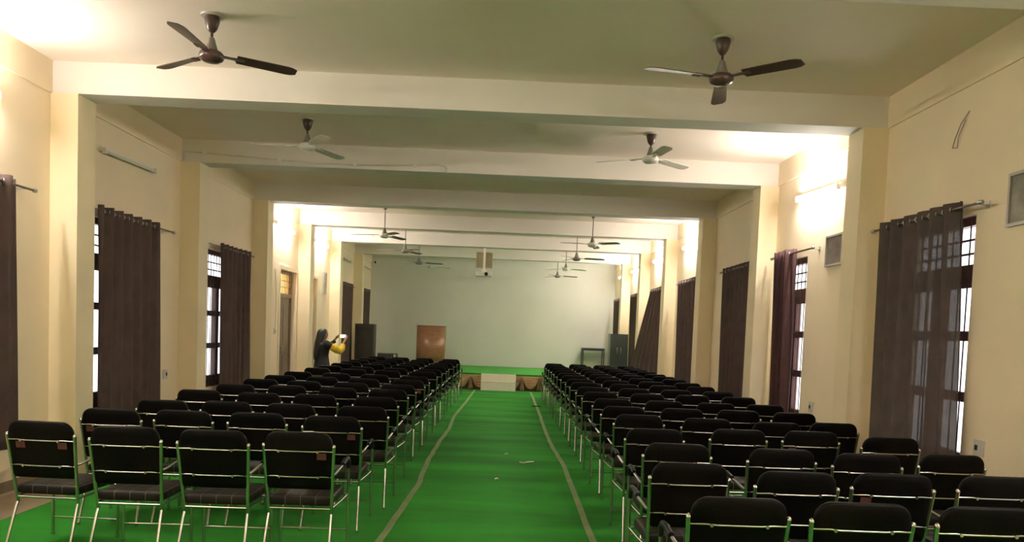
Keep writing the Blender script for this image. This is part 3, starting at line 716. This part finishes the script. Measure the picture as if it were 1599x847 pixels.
bo = bpy.data.objects.new('body', bm_); COL.objects.link(bo); bo.parent = wm
def ell(prof, n_=22):
    vs = []
    for (z, rx, ry, cx, cy) in prof:
        for k_ in range(n_):
            a = 2*PI*k_/n_; vs.append((cx+rx*math.cos(a), cy+ry*math.sin(a), z))
    m = len(prof); fs = [(i*n_+k_, i*n_+(k_+1) % n_, (i+1)*n_+(k_+1) % n_, (i+1)*n_+k_) for i in range(m-1) for k_ in range(n_)]
    return vs, fs
def shell(name, prof, m, thick=.006):
    vs, fs = ell(prof); o = MB().add(vs, fs, True).build(name, m, wm); md = o.modifiers.new('thick', 'SOLIDIFY'); md.thickness = thick; md.offset = 1; return o
shell('dress', [(.36, .25, .19, 0, 0), (.60, .21, .165, 0, 0), (.78, .19, .15, 0, 0), (.90, .165, .13, 0, 0), (.98, .155, .122, 0, 0), (1.08, .168, .13, 0, .005), (1.17, .185, .13, 0, .005), (1.225, .175, .10, 0, .003), (1.262, .10, .075, 0, .0), (1.285, .062, .06, 0, .008)], M['dress'])
for s in (-1, 1):
    shell('trouser_leg', [(.05, .062, .06, s*.09, -.005), (.25, .075, .07, s*.09, -.005), (.42, .085, .075, s*.09, .01), (.62, .10, .09, s*.088, 0)], M['dress'])
    MB().cushion(rrect(.085, .24, .04, cx=s*.10, cy=.055), .0, .02, lambda u, v, d: Vector((u, v, d)), .006, .001).build('sandal', M['darkcab'], wm)
A = arms[1]
MB().tube([(.06, -.0, 1.245), (.11, .0, 1.235), (.15, .04, 1.21), (.172, .10, 1.175), (.178, .13, 1.16)], .06, 14, radii=[.038, .058, .074, .078, .076]).build('upper_sleeve', M['dress'], wm)
MB().tube([(.172, .09, 1.178), (.18, .16, 1.145), (.195, .24, 1.10), (.195, .31, 1.075), (.165, .36, 1.12), (.13, .395, 1.20)], .06, 14, radii=[.060, .080, .084, .078, .066, .045]).build('sleeve', M['yellow'], wm)['label'] = 'yellow sleeve'
A = arms[-1]
MB().tube([(-.06, 0, 1.245), (-.11, .0, 1.235), A['sh'], (-.175, .08, 1.185), A['el'], (-.16, .25, 1.225), (-.13, .30, 1.27)], .05, 12, radii=[.038, .055, .062, .056, .05, .042, .034]).build('sleeve', M['dress'], wm)['label'] = 'black sleeve'
# hair: cap round the head, falling down the back
hp = []
vs = []; n_ = 24
levels = [(1.512, .02, .025, .005), (1.505, .055, .065, .005), (1.48, .083, .09, -.002), (1.43, .096, .098, -.018), (1.37, .100, .085, -.040), (1.30, .105, .075, -.062), (1.22, .125, .07, -.085), (1.12, .135, .065, -.100), (1.02, .125, .06, -.115), (.94, .10, .05, -.125), (.88, .06, .035, -.13), (.855, .02, .015, -.13)]
MB().add(*ell([(z, rx, ry, 0, cy) for z, rx, ry, cy in levels], n_), True).build('hair', M['hair'], wm)
# face features, seated on the surface of the head
def face_y(x, z): return max([v.co.y for v in bm_.vertices if abs(v.co.z-z) < .02 and abs(v.co.x-x) < .022 and v.co.y > .02] or [.09])
def face_x(z): return max([abs(v.co.x) for v in bm_.vertices if abs(v.co.z-z) < .02 and abs(v.co.x) < .12 and -.03 < v.co.y < .06] or [.07])
MB().lathe([(.002, .022), (.008, .012), (.012, -.006), (.010, -.014)], (0, face_y(0, 1.395)-.002, 1.395), 8).build('nose', M['skin'], wm)
MB().box(-.022, .022, face_y(0, 1.356)-.008, face_y(0, 1.356)+.001, 1.352, 1.360).build('mouth', mat('lips', (.25, .07, .06), .5), wm)
for s in (-1, 1):
    ey = face_y(s*.028, 1.418)
    e_ = MB().lathe([(.001, -.006), (.012, -.003), (.013, 0), (.010, .003), (.001, .0045)], (s*.028, ey-.003, 1.418), 12, 'y', sy=.5).build('eye', M['offwhite'], wm)
    MB().lathe([(.0062, 0), (.0058, .0022), (.001, .003)], (s*.028, ey-.0008, 1.418), 10, 'y', sy=.95).build('iris', M['hair'], e_)
    MB().lathe([(.001, -.005), (.0135, -.003), (.0135, .003), (.001, .005)], (s*.030, face_y(s*.028, 1.440)-.005, 1.441), 10, 'y', sy=.22).build('eyebrow', M['hair'], wm)
    MB().lathe([(.004, -.006), (.018, 0), (.004, .006)], (s*face_x(1.40), .02, 1.40), 10, 'x', sy=1.3).build('ear', M['skin'], wm)
ph = empty('smartphone', (0, 0, 0), label='smartphone with a bright screen held sideways by the woman in black', cat='phone')
ph.matrix_world = Matrix.Translation((-3.68, 15.8, .009)) @ Matrix.Rotation(PH-PI/2, 4, 'Z') @ Matrix.Translation((-.008, .425, 1.372)) @ Matrix.Rotation(math.radians(38), 4, 'Z')
MB().cushion(rrect(.165, .082, .012), -.0, .009, lambda u, v, d: Vector((u, d, v)), .002, 0).build('phone_body', M['rubber'], ph)
MB().box(-.075, .075, -.0012, -.0002, -.036, .036).build('phone_screen', M['screen'], ph)
